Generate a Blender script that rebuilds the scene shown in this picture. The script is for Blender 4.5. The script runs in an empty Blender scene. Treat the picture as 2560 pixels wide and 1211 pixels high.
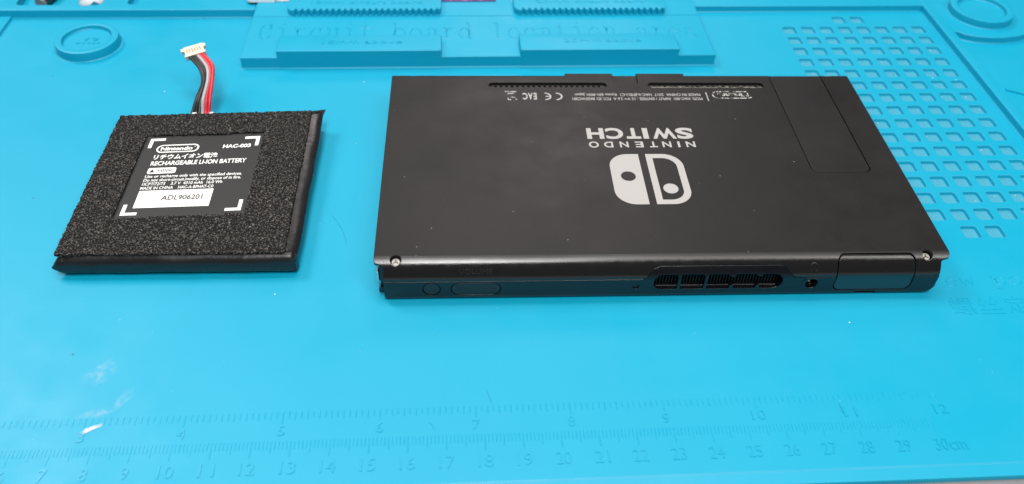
import bpy, bmesh, math, random
from mathutils import Vector, Matrix, Euler, noise
random.seed(7)
MM = 0.001
scene = bpy.context.scene
COL = scene.collection

# ------------------------------------------------------------------ camera
CAM_LOC = Vector((27.57, -173.08, 191.80))            # millimetres
CAM_ROT = Euler((0.8019, -0.0292, -0.0436), 'XYZ')
FOCAL_PX = 2135.65                                    # for a 2560 px wide frame
cd = bpy.data.cameras.new('camera'); cam = bpy.data.objects.new('camera', cd); COL.objects.link(cam)
cam.location = CAM_LOC * MM; cam.rotation_euler = CAM_ROT
cd.sensor_width = 36; cd.lens = 36 * FOCAL_PX / 2560
cd.clip_start = 0.005; cd.clip_end = 20
cd.dof.use_dof = True; cd.dof.focus_distance = 0.270; cd.dof.aperture_fstop = 14
scene.camera = cam
CAM_M = CAM_ROT.to_matrix()
def bp(x, y, z=0.0):
    """photo pixel -> point (mm) on the horizontal plane at height z"""
    d = CAM_M @ Vector(((x - 1280) / FOCAL_PX, -(y - 605.5) / FOCAL_PX, -1))
    t = (z - CAM_LOC.z) / d.z
    return CAM_LOC + d * t

# ------------------------------------------------------------------ world, lamps, exposure
w = bpy.data.worlds.new('World'); scene.world = w; w.use_nodes = True
bg = w.node_tree.nodes['Background']
bg.inputs[0].default_value = (0.92, 0.95, 1.0, 1); bg.inputs[1].default_value = 0.13
def area(name, loc, target, sx, sy, power, col=(1, 0.98, 0.95)):
    l = bpy.data.lights.new(name, 'AREA'); l.shape = 'RECTANGLE'; l.size = sx; l.size_y = sy
    l.energy = power; l.color = col
    o = bpy.data.objects.new(name, l); COL.objects.link(o); o.location = loc
    o.rotation_euler = (Vector(target) - Vector(loc)).to_track_quat('-Z', 'Y').to_euler()
    return o
area('ceiling_or_fill_lamp', (0.02, -0.66, 1.5), (0.05, 0.0, 0), 0.34, 0.85, 23)
area('ceiling_or_fill_lamp', (0.92, -0.66, 1.5), (0.10, 0.0, 0), 0.24, 0.85, 8.5)
area('ceiling_or_fill_lamp', (0.12, 0.38, 1.5), (0.05, 0.05, 0), 0.9, 0.22, 9.0)  # added fill lamp: soft shadows towards the camera, no sheen on the mat
area('ceiling_or_fill_lamp', (-1.00, 0.75, 1.5), (-0.05, 0.05, 0), 0.7, 0.5, 17)
area('ceiling_or_fill_lamp', (0.25, 2.00, 1.5), (0.05, 0.05, 0), 0.8, 0.5, 7, (1, 0.90, 0.87))
vs = scene.view_settings
vs.view_transform = 'Standard'; vs.look = 'None'; vs.exposure = 0.0; vs.gamma = 1.0
scene.render.engine = 'CYCLES'

# ------------------------------------------------------------------ material helpers
class NT:
    def __init__(self, name):
        self.m = bpy.data.materials.new(name); self.m.use_nodes = True
        self.t = self.m.node_tree; self.b = self.t.nodes['Principled BSDF']
    def n(self, typ, **kw):
        nd = self.t.nodes.new(typ)
        for k, v in kw.items():
            if k in nd.inputs.keys(): nd.inputs[k].default_value = v
            else: setattr(nd, k, v)
        return nd
    def l(self, a, b): self.t.links.new(a, b)
    def obj(self): return self.n('ShaderNodeTexCoord').outputs['Object']
    def noise(self, scale, detail=2, rough=0.5, vec=None):
        nd = self.n('ShaderNodeTexNoise'); nd.inputs['Scale'].default_value = scale
        nd.inputs['Detail'].default_value = detail; nd.inputs['Roughness'].default_value = rough
        self.l(vec if vec else self.obj(), nd.inputs['Vector']); return nd.outputs['Fac']
    def ramp(self, fac, stops):
        r = self.n('ShaderNodeValToRGB'); cr = r.color_ramp
        while len(cr.elements) < len(stops): cr.elements.new(0.5)
        for e, (p, c) in zip(cr.elements, stops):
            e.position = p; e.color = c if len(c) == 4 else (*c, 1)
        self.l(fac, r.inputs[0]); return r.outputs[0]
    def mix(self, fac, a, b):
        mx = self.n('ShaderNodeMix', data_type='RGBA')
        for s, v in ((mx.inputs[0], fac), (mx.inputs[6], a), (mx.inputs[7], b)):
            if hasattr(v, 'is_output'): self.l(v, s)
            else: s.default_value = v if not isinstance(v, tuple) or len(v) == 4 else (*v, 1)
        return mx.outputs[2]
    def math(self, op, a, b=0.0):
        nd = self.n('ShaderNodeMath', operation=op)
        for i, v in enumerate((a, b)):
            if hasattr(v, 'is_output'): self.l(v, nd.inputs[i])
            else: nd.inputs[i].default_value = v
        return nd.outputs[0]
    def bump(self, h, strength, dist, normal=None):
        b = self.n('ShaderNodeBump'); b.inputs['Strength'].default_value = strength
        b.inputs['Distance'].default_value = dist; self.l(h, b.inputs['Height'])
        if normal is not None: self.l(normal, b.inputs['Normal'])
        return b.outputs[0]
    def bevel(self, r):
        b = self.n('ShaderNodeBevel'); b.samples = 6; b.inputs['Radius'].default_value = r
        return b.outputs[0]
    def set(self, **kw):
        for k, v in kw.items():
            s = self.b.inputs[k.replace('_', ' ')]
            if hasattr(v, 'is_output'): self.l(v, s)
            else: s.default_value = v if not isinstance(v, tuple) or len(v) == 4 else (*v, 1)
        return self.m

def plain(name, col, rough=0.5, metal=0.0, bev=0, var=0.0, **kw):
    k = NT(name)
    c = (*col, 1)
    if var:
        c = k.mix(k.noise(900, 3), tuple(x * (1 - var) for x in col), tuple(min(1, x * (1 + var)) for x in col))
    k.set(Base_Color=c, Roughness=rough, Metallic=metal, **kw)
    if bev: k.l(k.bevel(bev), k.b.inputs['Normal'])
    return k.m

def silicone(name, dirty=0.0, tint=(0.0005, 0.326, 0.502), rough=0.46, spec=0.44, grime=0.03):
    k = NT(name)
    base = k.mix(k.noise(14, 3), tuple(x * 0.95 for x in tint), tuple(x * 1.04 for x in tint))
    # greyish grime in blotches
    g = k.ramp(k.noise(45, 5, 0.62), [(0.50, (0, 0, 0)), (0.80, (1, 1, 1))])
    base = k.mix(k.math('MULTIPLY', g, grime + dirty), base, (0.09, 0.36, 0.46))
    # white dust specks and a few dark ones
    for scale, thr, rnd, col in ((210, 0.05, 0.93, (0.75, 0.85, 0.88)), (120, 0.045, 0.90, (0.01, 0.10, 0.16))):
        v = k.n('ShaderNodeTexVoronoi', feature='F1'); v.inputs['Scale'].default_value = scale
        k.l(k.obj(), v.inputs['Vector'])
        sep = k.n('ShaderNodeSeparateColor'); k.l(v.outputs['Color'], sep.inputs[0])
        near = k.math('LESS_THAN', v.outputs['Distance'], thr)
        pick = k.math('GREATER_THAN', sep.outputs[0], rnd)
        base = k.mix(k.math('MULTIPLY', k.math('MULTIPLY', near, pick), 0.75), base, col)
    r = k.ramp(k.noise(34, 6, 0.62), [(0.3, (rough - 0.09,) * 3), (0.7, (rough + 0.09,) * 3)])
    k.set(Base_Color=base, Roughness=r, Specular_IOR_Level=spec)
    k.l(k.bump(k.noise(2600, 2), 0.12, 0.0001), k.b.inputs['Normal'])
    return k.m

M = {}
M['sil'] = silicone('blue_silicone')
M['sil_pocket'] = silicone('blue_silicone_dusty', dirty=0.40, tint=(0.045, 0.30, 0.42), rough=0.6)
M['sil_emboss'] = silicone('blue_silicone_emboss', rough=0.40)

def console_mat(name, col, r0, r1, spec=0.5, wear=False):
    k = NT(name)
    n1 = k.noise(28, 4, 0.55)
    base = k.mix(n1, tuple(x * 0.86 for x in col), tuple(x * 1.16 for x in col))
    v = k.n('ShaderNodeTexVoronoi', feature='F1'); v.inputs['Scale'].default_value = 190
    k.l(k.obj(), v.inputs['Vector'])
    sep = k.n('ShaderNodeSeparateColor'); k.l(v.outputs['Color'], sep.inputs[0])
    sp = k.math('MULTIPLY', k.math('LESS_THAN', v.outputs['Distance'], 0.035), k.math('GREATER_THAN', sep.outputs[0], 0.88))
    base = k.mix(k.math('MULTIPLY', sp, 0.6), base, (0.4, 0.4, 0.38))
    rg = k.ramp(k.noise(38, 7, 0.66), [(0.3, (r0 - 0.03,) * 3), (0.72, (r1 + 0.05,) * 3)])
    if wear:      # edges polished by handling (object space, mm from the long near edge)
        xyz = k.n('ShaderNodeSeparateXYZ'); k.l(k.obj(), xyz.inputs[0])
        m = k.n('ShaderNodeMapRange'); m.inputs[1].default_value = -0.0485; m.inputs[2].default_value = -0.0468
        m.inputs[3].default_value = 1; m.inputs[4].default_value = 0; k.l(xyz.outputs[1], m.inputs[0])
        pol = k.ramp(k.noise(420, 5, 0.7), [(0.25, (0.07,) * 3), (0.75, (0.20,) * 3)])
        rg = k.mix(m.outputs[0], rg, pol); spec = k.math('ADD', k.math('MULTIPLY', m.outputs[0], 0.5), 0.48)
    k.set(Base_Color=base, Roughness=rg, Specular_IOR_Level=spec)
    k.l(k.bump(k.noise(3000, 3), 0.12, 0.00012, k.bevel(0.00022)), k.b.inputs['Normal'])
    return k.m
M['shell'] = console_mat('charcoal_matte_plastic', (0.0050, 0.0042, 0.0041), 0.40, 0.50, wear=True)
M['stand'] = console_mat('charcoal_matte_plastic_stand', (0.0052, 0.0045, 0.0044), 0.42, 0.53)
M['frame'] = console_mat('black_satin_plastic', (0.0025, 0.0025, 0.004), 0.20, 0.28)
M['button'] = plain('black_button_plastic', (0.010, 0.010, 0.012), 0.34, bev=0.0002)
M['emboss'] = plain('moulded_plastic_lit_grey', (0.013, 0.013, 0.014), 0.3)  # greyer than the shell: light on the moulded marks put into their colour
M['void'] = plain('recess_shade_black', (0.006, 0.006, 0.006), 0.6)  # shade inside the screw recesses, painted as plain black
M['steel'] = plain('bright_steel', (0.72, 0.70, 0.66), 0.32, 1.0, bev=0.0001, var=0.1)
M['screw'] = plain('screw_zinc', (0.42, 0.40, 0.37), 0.5, 0.5, var=0.25)
M['darkmetal'] = plain('dark_fin_metal', (0.018, 0.018, 0.02), 0.5, 0.4)
M['mesh_plate'] = plain('grey_vent_mesh', (0.055, 0.052, 0.05), 0.5, 0.3)
M['print'] = plain('light_grey_print', (0.40, 0.385, 0.375), 0.5, var=0.03)
M['white'] = plain('white_print', (0.86, 0.86, 0.84), 0.5)
M['ink'] = plain('brown_black_ink', (0.05, 0.035, 0.03), 0.6)

def worn_print():
    k = NT('worn_grey_print')
    tr = k.n('ShaderNodeBsdfTransparent'); mx = k.n('ShaderNodeMixShader')
    f = k.ramp(k.noise(620, 4, 0.65), [(0.47, (0, 0, 0)), (0.53, (1, 1, 1))])
    k.set(Base_Color=(0.50, 0.49, 0.47), Roughness=0.55)
    out = k.t.nodes['Material Output']
    k.l(f, mx.inputs[0]); k.l(tr.outputs[0], mx.inputs[1]); k.l(k.b.outputs[0], mx.inputs[2]); k.l(mx.outputs[0], out.inputs[0])
    return k.m
M['worn'] = worn_print()
def residue(name, thr, top):
    k = NT(name)
    tr = k.n('ShaderNodeBsdfTransparent'); mx = k.n('ShaderNodeMixShader')
    f = k.ramp(k.noise(430, 5, 0.7), [(thr, (0, 0, 0)), (thr + 0.30, (top,) * 3)])
    at = k.n('ShaderNodeVertexColor'); at.layer_name = 'fade'
    f = k.math('MULTIPLY', f, at.outputs[0])
    k.set(Base_Color=(0.80, 0.84, 0.86), Roughness=0.6)
    out = k.t.nodes['Material Output']
    k.l(f, mx.inputs[0]); k.l(tr.outputs[0], mx.inputs[1]); k.l(k.b.outputs[0], mx.inputs[2]); k.l(mx.outputs[0], out.inputs[0])
    return k.m
M['residue'] = residue('white_residue', 0.34, 0.9)
M['residue_thin'] = residue('thin_white_residue', 0.42, 0.22)

def foam_mat():
    k = NT('black_open_cell_foam')
    n = k.noise(1900, 2, 0.6)
    v = k.n('ShaderNodeTexVoronoi', feature='F1'); v.inputs['Scale'].default_value = 1050
    k.l(k.obj(), v.inputs['Vector'])
    sep = k.n('ShaderNodeSeparateColor'); k.l(v.outputs['Color'], sep.inputs[0])
    c = k.ramp(n, [(0.42, (0.002, 0.002, 0.002)), (0.53, (0.012, 0.011, 0.0105)), (0.70, (0.14, 0.129, 0.12))])
    lint = k.math('MULTIPLY', k.math('GREATER_THAN', sep.outputs[0], 0.955), k.math('LESS_THAN', v.outputs['Distance'], 0.42))
    big = k.ramp(k.noise(55, 3), [(0.42, (0.25, 0.25, 0.25)), (0.7, (1, 1, 1))])
    c = k.mix(k.math('MULTIPLY', k.math('MULTIPLY', lint, big), 0.38), c, (0.34, 0.32, 0.30))
    k.set(Base_Color=c, Roughness=0.7, Specular_IOR_Level=0.2)
    k.l(k.bump(n, 0.9, 0.0005), k.b.inputs['Normal'])
    return k.m
M['foam'] = foam_mat()
def film_mat(name, col, r):
    k = NT(name)
    k.set(Base_Color=(*col, 1), Roughness=k.ramp(k.noise(90, 4, 0.6), [(0.3, (r - 0.07,) * 3), (0.7, (r + 0.12,) * 3)]))
    k.l(k.bump(k.noise(150, 3, 0.6), 0.35, 0.0006), k.b.inputs['Normal'])
    return k.m
M['film'] = film_mat('black_battery_film', (0.010, 0.0095, 0.0105), 0.27)
M['label'] = plain('dark_grey_label', (0.016, 0.016, 0.0165), 0.52)
M['wire_black'] = plain('black_wire_jacket', (0.012, 0.012, 0.014), 0.38)
M['wire_grey'] = plain('grey_wire_jacket', (0.42, 0.40, 0.42), 0.42)
M['wire_red'] = plain('red_wire_jacket', (0.58, 0.018, 0.035), 0.36)
M['ivory'] = plain('ivory_connector_plastic', (0.70, 0.61, 0.50), 0.42, bev=0.00015)
M['gold'] = plain('gold_contact', (0.30, 0.17, 0.07), 0.45, 0.5)
M['solder'] = plain('white_silicone_bead', (0.82, 0.82, 0.82), 0.4)

# ------------------------------------------------------------------ mesh helpers (all lengths in mm)
def pt(p): return Vector(p)
def link(name, me, mat, parent=None):
    o = bpy.data.objects.new(name, me); COL.objects.link(o)
    if mat is not None:
        me.materials.clear(); me.materials.append(mat)
    if parent is not None: o.parent = parent
    return o
def smooth(me, ang=35):
    if len(me.polygons) == 0: return
    me.polygons.foreach_set('use_smooth', [True] * len(me.polygons))
    me.set_sharp_from_angle(angle=math.radians(ang))
def to_mesh(bm, ang=35, scale=MM, recalc=True):
    if recalc: bmesh.ops.recalc_face_normals(bm, faces=bm.faces)
    me = bpy.data.meshes.new('m'); bm.to_mesh(me); bm.free()
    me.transform(Matrix.Scale(scale, 4)); smooth(me, ang); return me
def empty(name, loc, label, cat, group=None, rotz=0.0):
    o = bpy.data.objects.new(name, None); COL.objects.link(o)
    o.location = Vector(loc) * MM; o.rotation_euler = (0, 0, rotz); o.empty_display_size = 0.01
    o['label'] = label; o['category'] = cat
    if group: o['group'] = group
    return o
def rrect(x0, y0, x1, y1, r, n=6):
    if not isinstance(r, (tuple, list)): r = (r,) * 4      # bl, br, tr, tl
    out = []
    for (cx, cy, a, rr) in ((x0 + r[0], y0 + r[0], 180, r[0]), (x1 - r[1], y0 + r[1], 270, r[1]), (x1 - r[2], y1 - r[2], 0, r[2]), (x0 + r[3], y1 - r[3], 90, r[3])):
        if rr <= 1e-6: out.append((cx, cy)); continue
        for i in range(n + 1):
            t = math.radians(a + 90 * i / n); out.append((cx + rr * math.cos(t), cy + rr * math.sin(t)))
    return out
def circle(cx, cy, r, n=28): return [(cx + r * math.cos(2 * math.pi * i / n), cy + r * math.sin(2 * math.pi * i / n)) for i in range(n)]
AX = {'x': lambda a, b, t: (t, a, b), 'y': lambda a, b, t: (a, t, b), 'z': lambda a, b, t: (a, b, t)}
def prism_bm(poly, axis, t0, t1, bm=None):
    bm = bm or bmesh.new(); f = AX[axis]
    a = [bm.verts.new(f(x, y, t0)) for x, y in poly]; b = [bm.verts.new(f(x, y, t1)) for x, y in poly]
    n = len(poly); fs = [bm.faces.new(a), bm.faces.new(b[::-1])]
    for i in range(n): fs.append(bm.faces.new((a[i], b[i], b[(i + 1) % n], a[(i + 1) % n])))
    bmesh.ops.recalc_face_normals(bm, faces=fs)
    return bm
def box_bm(x0, y0, z0, x1, y1, z1, bm=None):
    return prism_bm([(x0, y0), (x1, y0), (x1, y1), (x0, y1)], 'z', z0, z1, bm)
def cyl_bm(c, axis, r, h, n=32, r2=None, bm=None):
    bm = bm or bmesh.new(); axis = Vector(axis).normalized()
    q = axis.to_track_quat('Z', 'Y'); c = Vector(c); r2 = r if r2 is None else r2
    a = [bm.verts.new(c + q @ Vector((r * math.cos(2 * math.pi * i / n), r * math.sin(2 * math.pi * i / n), 0))) for i in range(n)]
    b = [bm.verts.new(c + q @ Vector((r2 * math.cos(2 * math.pi * i / n), r2 * math.sin(2 * math.pi * i / n), h))) for i in range(n)]
    fs = [bm.faces.new(a), bm.faces.new(b[::-1])]
    for i in range(n): fs.append(bm.faces.new((a[i], b[i], b[(i + 1) % n], a[(i + 1) % n])))
    bmesh.ops.recalc_face_normals(bm, faces=fs)
    return bm
def raw(bm):
    me = bpy.data.meshes.new('raw'); bm.to_mesh(me); bm.free(); return me
def boolean(base, ops):
    """base: bmesh, ops: list of (bmesh, 'DIFFERENCE'|'UNION'|'INTERSECT'); result bmesh (mm)"""
    o = bpy.data.objects.new('tmp_base', raw(base)); COL.objects.link(o); tmp = []
    for b, op in ops:
        c = bpy.data.objects.new('tmp_cut', raw(b)); COL.objects.link(c); tmp.append(c)
        m = o.modifiers.new('b', 'BOOLEAN'); m.operation = op; m.object = c; m.solver = 'EXACT'
    bpy.context.view_layer.update()
    dg = bpy.context.evaluated_depsgraph_get()
    me = bpy.data.meshes.new_from_object(o.evaluated_get(dg))
    bm = bmesh.new(); bm.from_mesh(me)
    bpy.data.meshes.remove(me)
    for t in tmp + [o]:
        d = t.data; bpy.data.objects.remove(t); bpy.data.meshes.remove(d)
    return bm
def offset_poly(poly, d):
    """positive d = outward for a counter-clockwise polygon"""
    n = len(poly); out = []
    for i in range(n):
        p0, p1, p2 = Vector(poly[i - 1]), Vector(poly[i]), Vector(poly[(i + 1) % n])
        e1 = (p1 - p0).normalized(); e2 = (p2 - p1).normalized()
        n1 = Vector((e1.y, -e1.x)); n2 = Vector((e2.y, -e2.x))
        m = n1 + n2
        if m.length < 1e-6: m = n1
        m.normalize(); k = max(0.35, m.dot(n1))
        q = p1 + m * (d / k); out.append((q.x, q.y))
    return out
def raised(poly, z0, z1, fil=0.7, rim=0.45, bottom=True):
    """moulded raised island: concave fillet at the foot, rounded top rim"""
    rings = []
    if fil > 0:
        for i in range(5):
            t = math.radians(90 * i / 4); rings.append((fil * (1 - math.sin(t)), z0 + 0.015 + fil * (1 - math.cos(t))))
    else: rings.append((0, z0 - 0.3))
    for i in range(5):
        t = math.radians(90 * i / 4); rings.append((-rim * (1 - math.cos(t)), z1 - rim + rim * math.sin(t)))
    bm = bmesh.new(); prev = None
    for d, z in rings:
        ring = [bm.verts.new((x, y, z)) for x, y in (offset_poly(poly, d) if abs(d) > 1e-6 else poly)]
        if prev:
            for i in range(len(ring)):
                bm.faces.new((prev[i], prev[(i + 1) % len(ring)], ring[(i + 1) % len(ring)], ring[i]))
        prev = ring
    bm.faces.new(prev)
    return bm
def fill2d(outer, holes, z, thick=0.0):
    cu = bpy.data.curves.new('c', 'CURVE'); cu.dimensions = '2D'; cu.fill_mode = 'BOTH' if thick else 'FRONT'; cu.extrude = thick / 2
    for poly in [outer] + list(holes):
        s = cu.splines.new('POLY'); s.points.add(len(poly) - 1); s.use_cyclic_u = True
        for p, (x, y) in zip(s.points, poly): p.co = (x, y, 0, 1)
    o = bpy.data.objects.new('tmp', cu); COL.objects.link(o); bpy.context.view_layer.update()
    me = bpy.data.meshes.new_from_object(o.evaluated_get(bpy.context.evaluated_depsgraph_get()))
    bpy.data.objects.remove(o); bpy.data.curves.remove(cu)
    bm = bmesh.new(); bm.from_mesh(me); bpy.data.meshes.remove(me)
    for v in bm.verts: v.co.z += z
    if not thick:
        for f in bm.faces:
            f.normal_update()
            if f.normal.z < 0: f.normal_flip()
    return bm
def text_bm(body, weight=0.0, extrude=0.0, size=10.0):
    cu = bpy.data.curves.new('t', 'FONT'); cu.body = body; cu.size = size; cu.offset = weight * size; cu.extrude = extrude; cu.resolution_u = 4
    o = bpy.data.objects.new('tmp', cu); COL.objects.link(o); bpy.context.view_layer.update()
    me = bpy.data.meshes.new_from_object(o.evaluated_get(bpy.context.evaluated_depsgraph_get()))
    bpy.data.objects.remove(o); bpy.data.curves.remove(cu)
    bm = bmesh.new(); bm.from_mesh(me); bpy.data.meshes.remove(me); return bm
def text_fit(body, x0, y0, x1, y1, weight=0.0, extrude=0.0, keep_h=None, flip=False):
    """text mesh stretched into the box; keep_h: (ink height reference text) so that ascenders stay to scale"""
    bm = text_bm(body, weight, extrude)
    ref = bm
    xs = [v.co.x for v in bm.verts]; ys = [v.co.y for v in bm.verts]
    ax0, ax1 = min(xs), max(xs); ay0, ay1 = min(ys), max(ys)
    if keep_h:                    # box height refers to the cap height of the reference text
        rb = text_bm(keep_h, weight); ry = [v.co.y for v in rb.verts]; ay0, ay1 = min(ry), max(ry); rb.free()
    for v in bm.verts:
        u = (v.co.x - ax0) / (ax1 - ax0); t = (v.co.y - ay0) / (ay1 - ay0)
        if flip: u, t = 1 - u, 1 - t
        v.co.x = x0 + u * (x1 - x0); v.co.y = y0 + t * (y1 - y0)
    return bm
def tube_bm(path, r, n=10, bm=None, cap=True):
    bm = bm or bmesh.new(); prev = None; P = [Vector(p) for p in path]; up = Vector((0.3, 0.2, 1)).normalized()
    for i, p in enumerate(P):
        t = (P[min(i + 1, len(P) - 1)] - P[max(i - 1, 0)]).normalized()
        a = t.cross(up).normalized(); b = a.cross(t).normalized()
        rr = r[i] if isinstance(r, (list, tuple)) else r
        ring = [bm.verts.new(p + a * rr * math.cos(2 * math.pi * k / n) + b * rr * math.sin(2 * math.pi * k / n)) for k in range(n)]
        if prev:
            for k in range(n): bm.faces.new((prev[k], prev[(k + 1) % n], ring[(k + 1) % n], ring[k]))
        elif cap: bm.faces.new(ring[::-1])
        prev = ring
    if cap: bm.faces.new(prev)
    return bm
def spline(ctrl, n=10):
    P = [Vector(c) for c in ctrl]; P = [2 * P[0] - P[1]] + P + [2 * P[-1] - P[-2]]; out = []
    for i in range(1, len(P) - 2):
        for k in range(n):
            t = k / n; a, b, c, d = P[i - 1], P[i], P[i + 1], P[i + 2]
            out.append(0.5 * ((2 * b) + (c - a) * t + (2 * a - 5 * b + 4 * c - d) * t * t + (3 * b - a - 3 * c + d) * t ** 3))
    out.append(P[-2]); return out
def move(bm, d):
    for v in bm.verts: v.co += Vector(d)
    return bm

# stroke lettering (typewriter style) used for the moulded headings
def arc(cx, cy, rx, ry, a0, a1, n=14):
    return [(cx + rx * math.cos(math.radians(a0 + (a1 - a0) * i / n)), cy + ry * math.sin(math.radians(a0 + (a1 - a0) * i / n))) for i in range(n + 1)]
XH = 0.68
GL = {
 'C': [arc(.46, .5, .36, .5, 40, 320), [(.74, .66), (.74, .96)]],
 'S': [arc(.45, .75, .30, .25, 30, 270) + arc(.45, .25, .32, .25, 90, -150), [(.72, .72), (.72, .98)], [(.13, .28), (.13, .02)]],
 'i': [[(.2, XH), (.48, XH), (.48, 0)], [(.14, 0), (.82, 0)], [(.46, .95), (.50, .99)]],
 'l': [[(.2, 1), (.48, 1), (.48, 0)], [(.14, 0), (.82, 0)]],
 'r': [[(.12, XH), (.34, XH), (.34, 0)], [(.12, 0), (.62, 0)], [(.34, .42)] + arc(.62, .44, .26, .24, 170, 60)],
 'c': [arc(.48, .34, .34, .34, 45, 325), [(.74, .46), (.76, XH)]],
 'u': [[(.06, XH), (.24, XH), (.24, .22)] + arc(.46, .22, .22, .22, 180, 300), [(.58, XH), (.74, XH), (.74, 0), (.92, 0)]],
 't': [[(.36, .95), (.36, .20)] + arc(.56, .20, .20, .20, 180, 320), [(.12, XH), (.78, XH)]],
 'b': [[(.04, 1), (.2, 1), (.2, 0)], arc(.52, .34, .32, .34, 170, -170)],
 'o': [arc(.48, .34, .36, .34, 0, 360, 22)],
 'a': [[(.18, .56)] + arc(.44, .46, .26, .22, 140, 0) + [(.70, .06), (.90, 0)], [(.70, .38)] + arc(.42, .19, .28, .19, 80, 300) + [(.70, .14)]],
 'd': [[(.62, 1), (.76, 1), (.76, 0), (.92, 0)], arc(.44, .34, .32, .34, 10, 350)],
 'n': [[(.06, XH), (.22, XH), (.22, 0)], [(.08, 0), (.38, 0)], [(.22, .44)] + arc(.48, .46, .25, .22, 165, 0) + [(.73, 0)], [(.6, 0), (.9, 0)]],
 'e': [[(.14, .36), (.82, .36)] + arc(.48, .34, .34, .34, 4, 318)],
 'w': [[(.04, XH), (.26, 0), (.48, .5), (.70, 0), (.92, XH)]],
 'p': [[(.04, XH), (.2, XH), (.2, -.3)], [(.06, -.3), (.42, -.3)], arc(.52, .34, .32, .34, 170, -170)],
 's': [arc(.45, .51, .26, .17, 30, 270) + arc(.45, .17, .28, .17, 90, -150)],
}
def stroke_text(body, x0, y0, pitch, height, wd, z, h):
    bm = bmesh.new(); gw = pitch * 0.92
    for k, ch in enumerate(body):
        for line in GL.get(ch, []):
            P = [Vector((x0 + k * pitch + a * gw, y0 + b * height)) for a, b in line]
            n = len(P); L = []
            for i in range(n):
                t = (P[min(i + 1, n - 1)] - P[max(i - 1, 0)])
                t = t.normalized() if t.length else Vector((1, 0)); nn = Vector((-t.y, t.x)) * wd / 2
                L.append([bm.verts.new((*(P[i] + nn), z)), bm.verts.new((*(P[i] + nn * 0.55), z + h)), bm.verts.new((*(P[i] - nn * 0.55), z + h)), bm.verts.new((*(P[i] - nn), z))])
            for i in range(n - 1):
                for q in range(3): bm.faces.new((L[i][q], L[i][q + 1], L[i + 1][q + 1], L[i + 1][q]))
            bm.faces.new(L[0]); bm.faces.new(L[-1][::-1])
    return bm

# ================================================================== SETTING: bench top
MAT_O = (-148.33, -55.04); MAT_YAW = 0.01594
bm = box_bm(-700, -500, -30, 800, 700, -2.0)
kb = NT('grey_bench_laminate')
kb.set(Base_Color=kb.mix(kb.noise(300, 4), (0.16, 0.16, 0.165), (0.24, 0.24, 0.24)), Roughness=0.5)
tb = link('workbench', to_mesh(bm), kb.m); tb['kind'] = 'structure'

# ================================================================== SILICONE MAT
mat = empty('silicone_mat', (*MAT_O, -2.0), 'light blue silicone repair mat with ruler, pockets and moulded ledges', 'mat', rotz=MAT_YAW)
def mlink(name, bm, m='sil', ang=35, dz=2.0, recalc=True):
    return link(name, to_mesh(move(bm, (0, 0, dz)), ang, recalc=recalc), M[m] if isinstance(m, str) else m, mat)
# console footprint in mat coordinates (no pockets are visible beneath it)
def in_console(x, y):
    c, s = math.cos(MAT_YAW), math.sin(MAT_YAW)
    X = MAT_O[0] + x * c - y * s; Y = MAT_O[1] + x * s + y * c
    return -8 < X < 166 and 1 < Y < 96
PK = 5.9
spots = []
for j in range(-1, 16):
    for k in range(8):
        if j in (-1, 15) and k not in (3, 4): continue
        x = 319.4 + 8.43 * k - 2.3 * max(j, 0) / 15; y = 210.8 - 8.71 * j
        cx, cy = x + PK / 2, y - PK / 2
        if not in_console(cx, cy): spots.append((cx, cy))
prect = rrect(-PK / 2, -PK / 2, PK / 2, PK / 2, 1.15, 5)
outer = [(-45, -9.0), (450, -9.0), (450, 320), (-45, 320)]
sheet = fill2d(outer, [[(cx + a, cy + b) for a, b in prect][::-1] for cx, cy in spots], 0.0)
# front border: rounded shoulder dropping to the bench
prof = [(-9.0, 0), (-9.15, -0.05), (-9.35, -0.22), (-9.6, -0.3), (-12.4, -0.32), (-12.8, -0.45), (-13.0, -0.8), (-13.05, -2.0)]
L = []
for x in (-45, 450): L.append([sheet.verts.new((x, y, z)) for y, z in prof])
for i in range(len(prof) - 1): sheet.faces.new((L[0][i], L[0][i + 1], L[1][i + 1], L[1][i]))
for f in sheet.faces:
    f.normal_update()
    if f.normal.z < 0 or (abs(f.normal.z) < .1 and f.normal.y > 0): f.normal_flip()
mlink('mat_sheet', sheet, recalc=False)
# pockets
pb = bmesh.new(); prev = None
for d, z in ((0.0, 0.0), (-0.12, -0.05), (-0.2, -0.2), (-0.26, -0.95), (-0.38, -1.13), (-0.7, -1.2)):
    ring = [pb.verts.new((x, y, z)) for x, y in (offset_poly(prect, d) if d else prect)]
    if prev:
        for i in range(len(ring)): pb.faces.new((prev[i], ring[i], ring[(i + 1) % len(ring)], prev[(i + 1) % len(ring)]))
    prev = ring
pb.faces.new(prev)
for f in pb.faces:
    f.normal_update()
    c = f.calc_center_median()
    if f.normal.dot(Vector((-c.x, -c.y, 2))) < 0: f.normal_flip()
pme = to_mesh(pb, recalc=False); pme.materials.append(M['sil_pocket']); pme.materials.append(M['sil'])
for f in pme.polygons:
    if f.normal.z < 0.75: f.material_index = 1
for i, (cx, cy) in enumerate(spots):
    o = bpy.data.objects.new('pocket', pme); COL.objects.link(o); o.parent = mat
    o.location = (cx * MM, cy * MM, 2.0 * MM)
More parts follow.
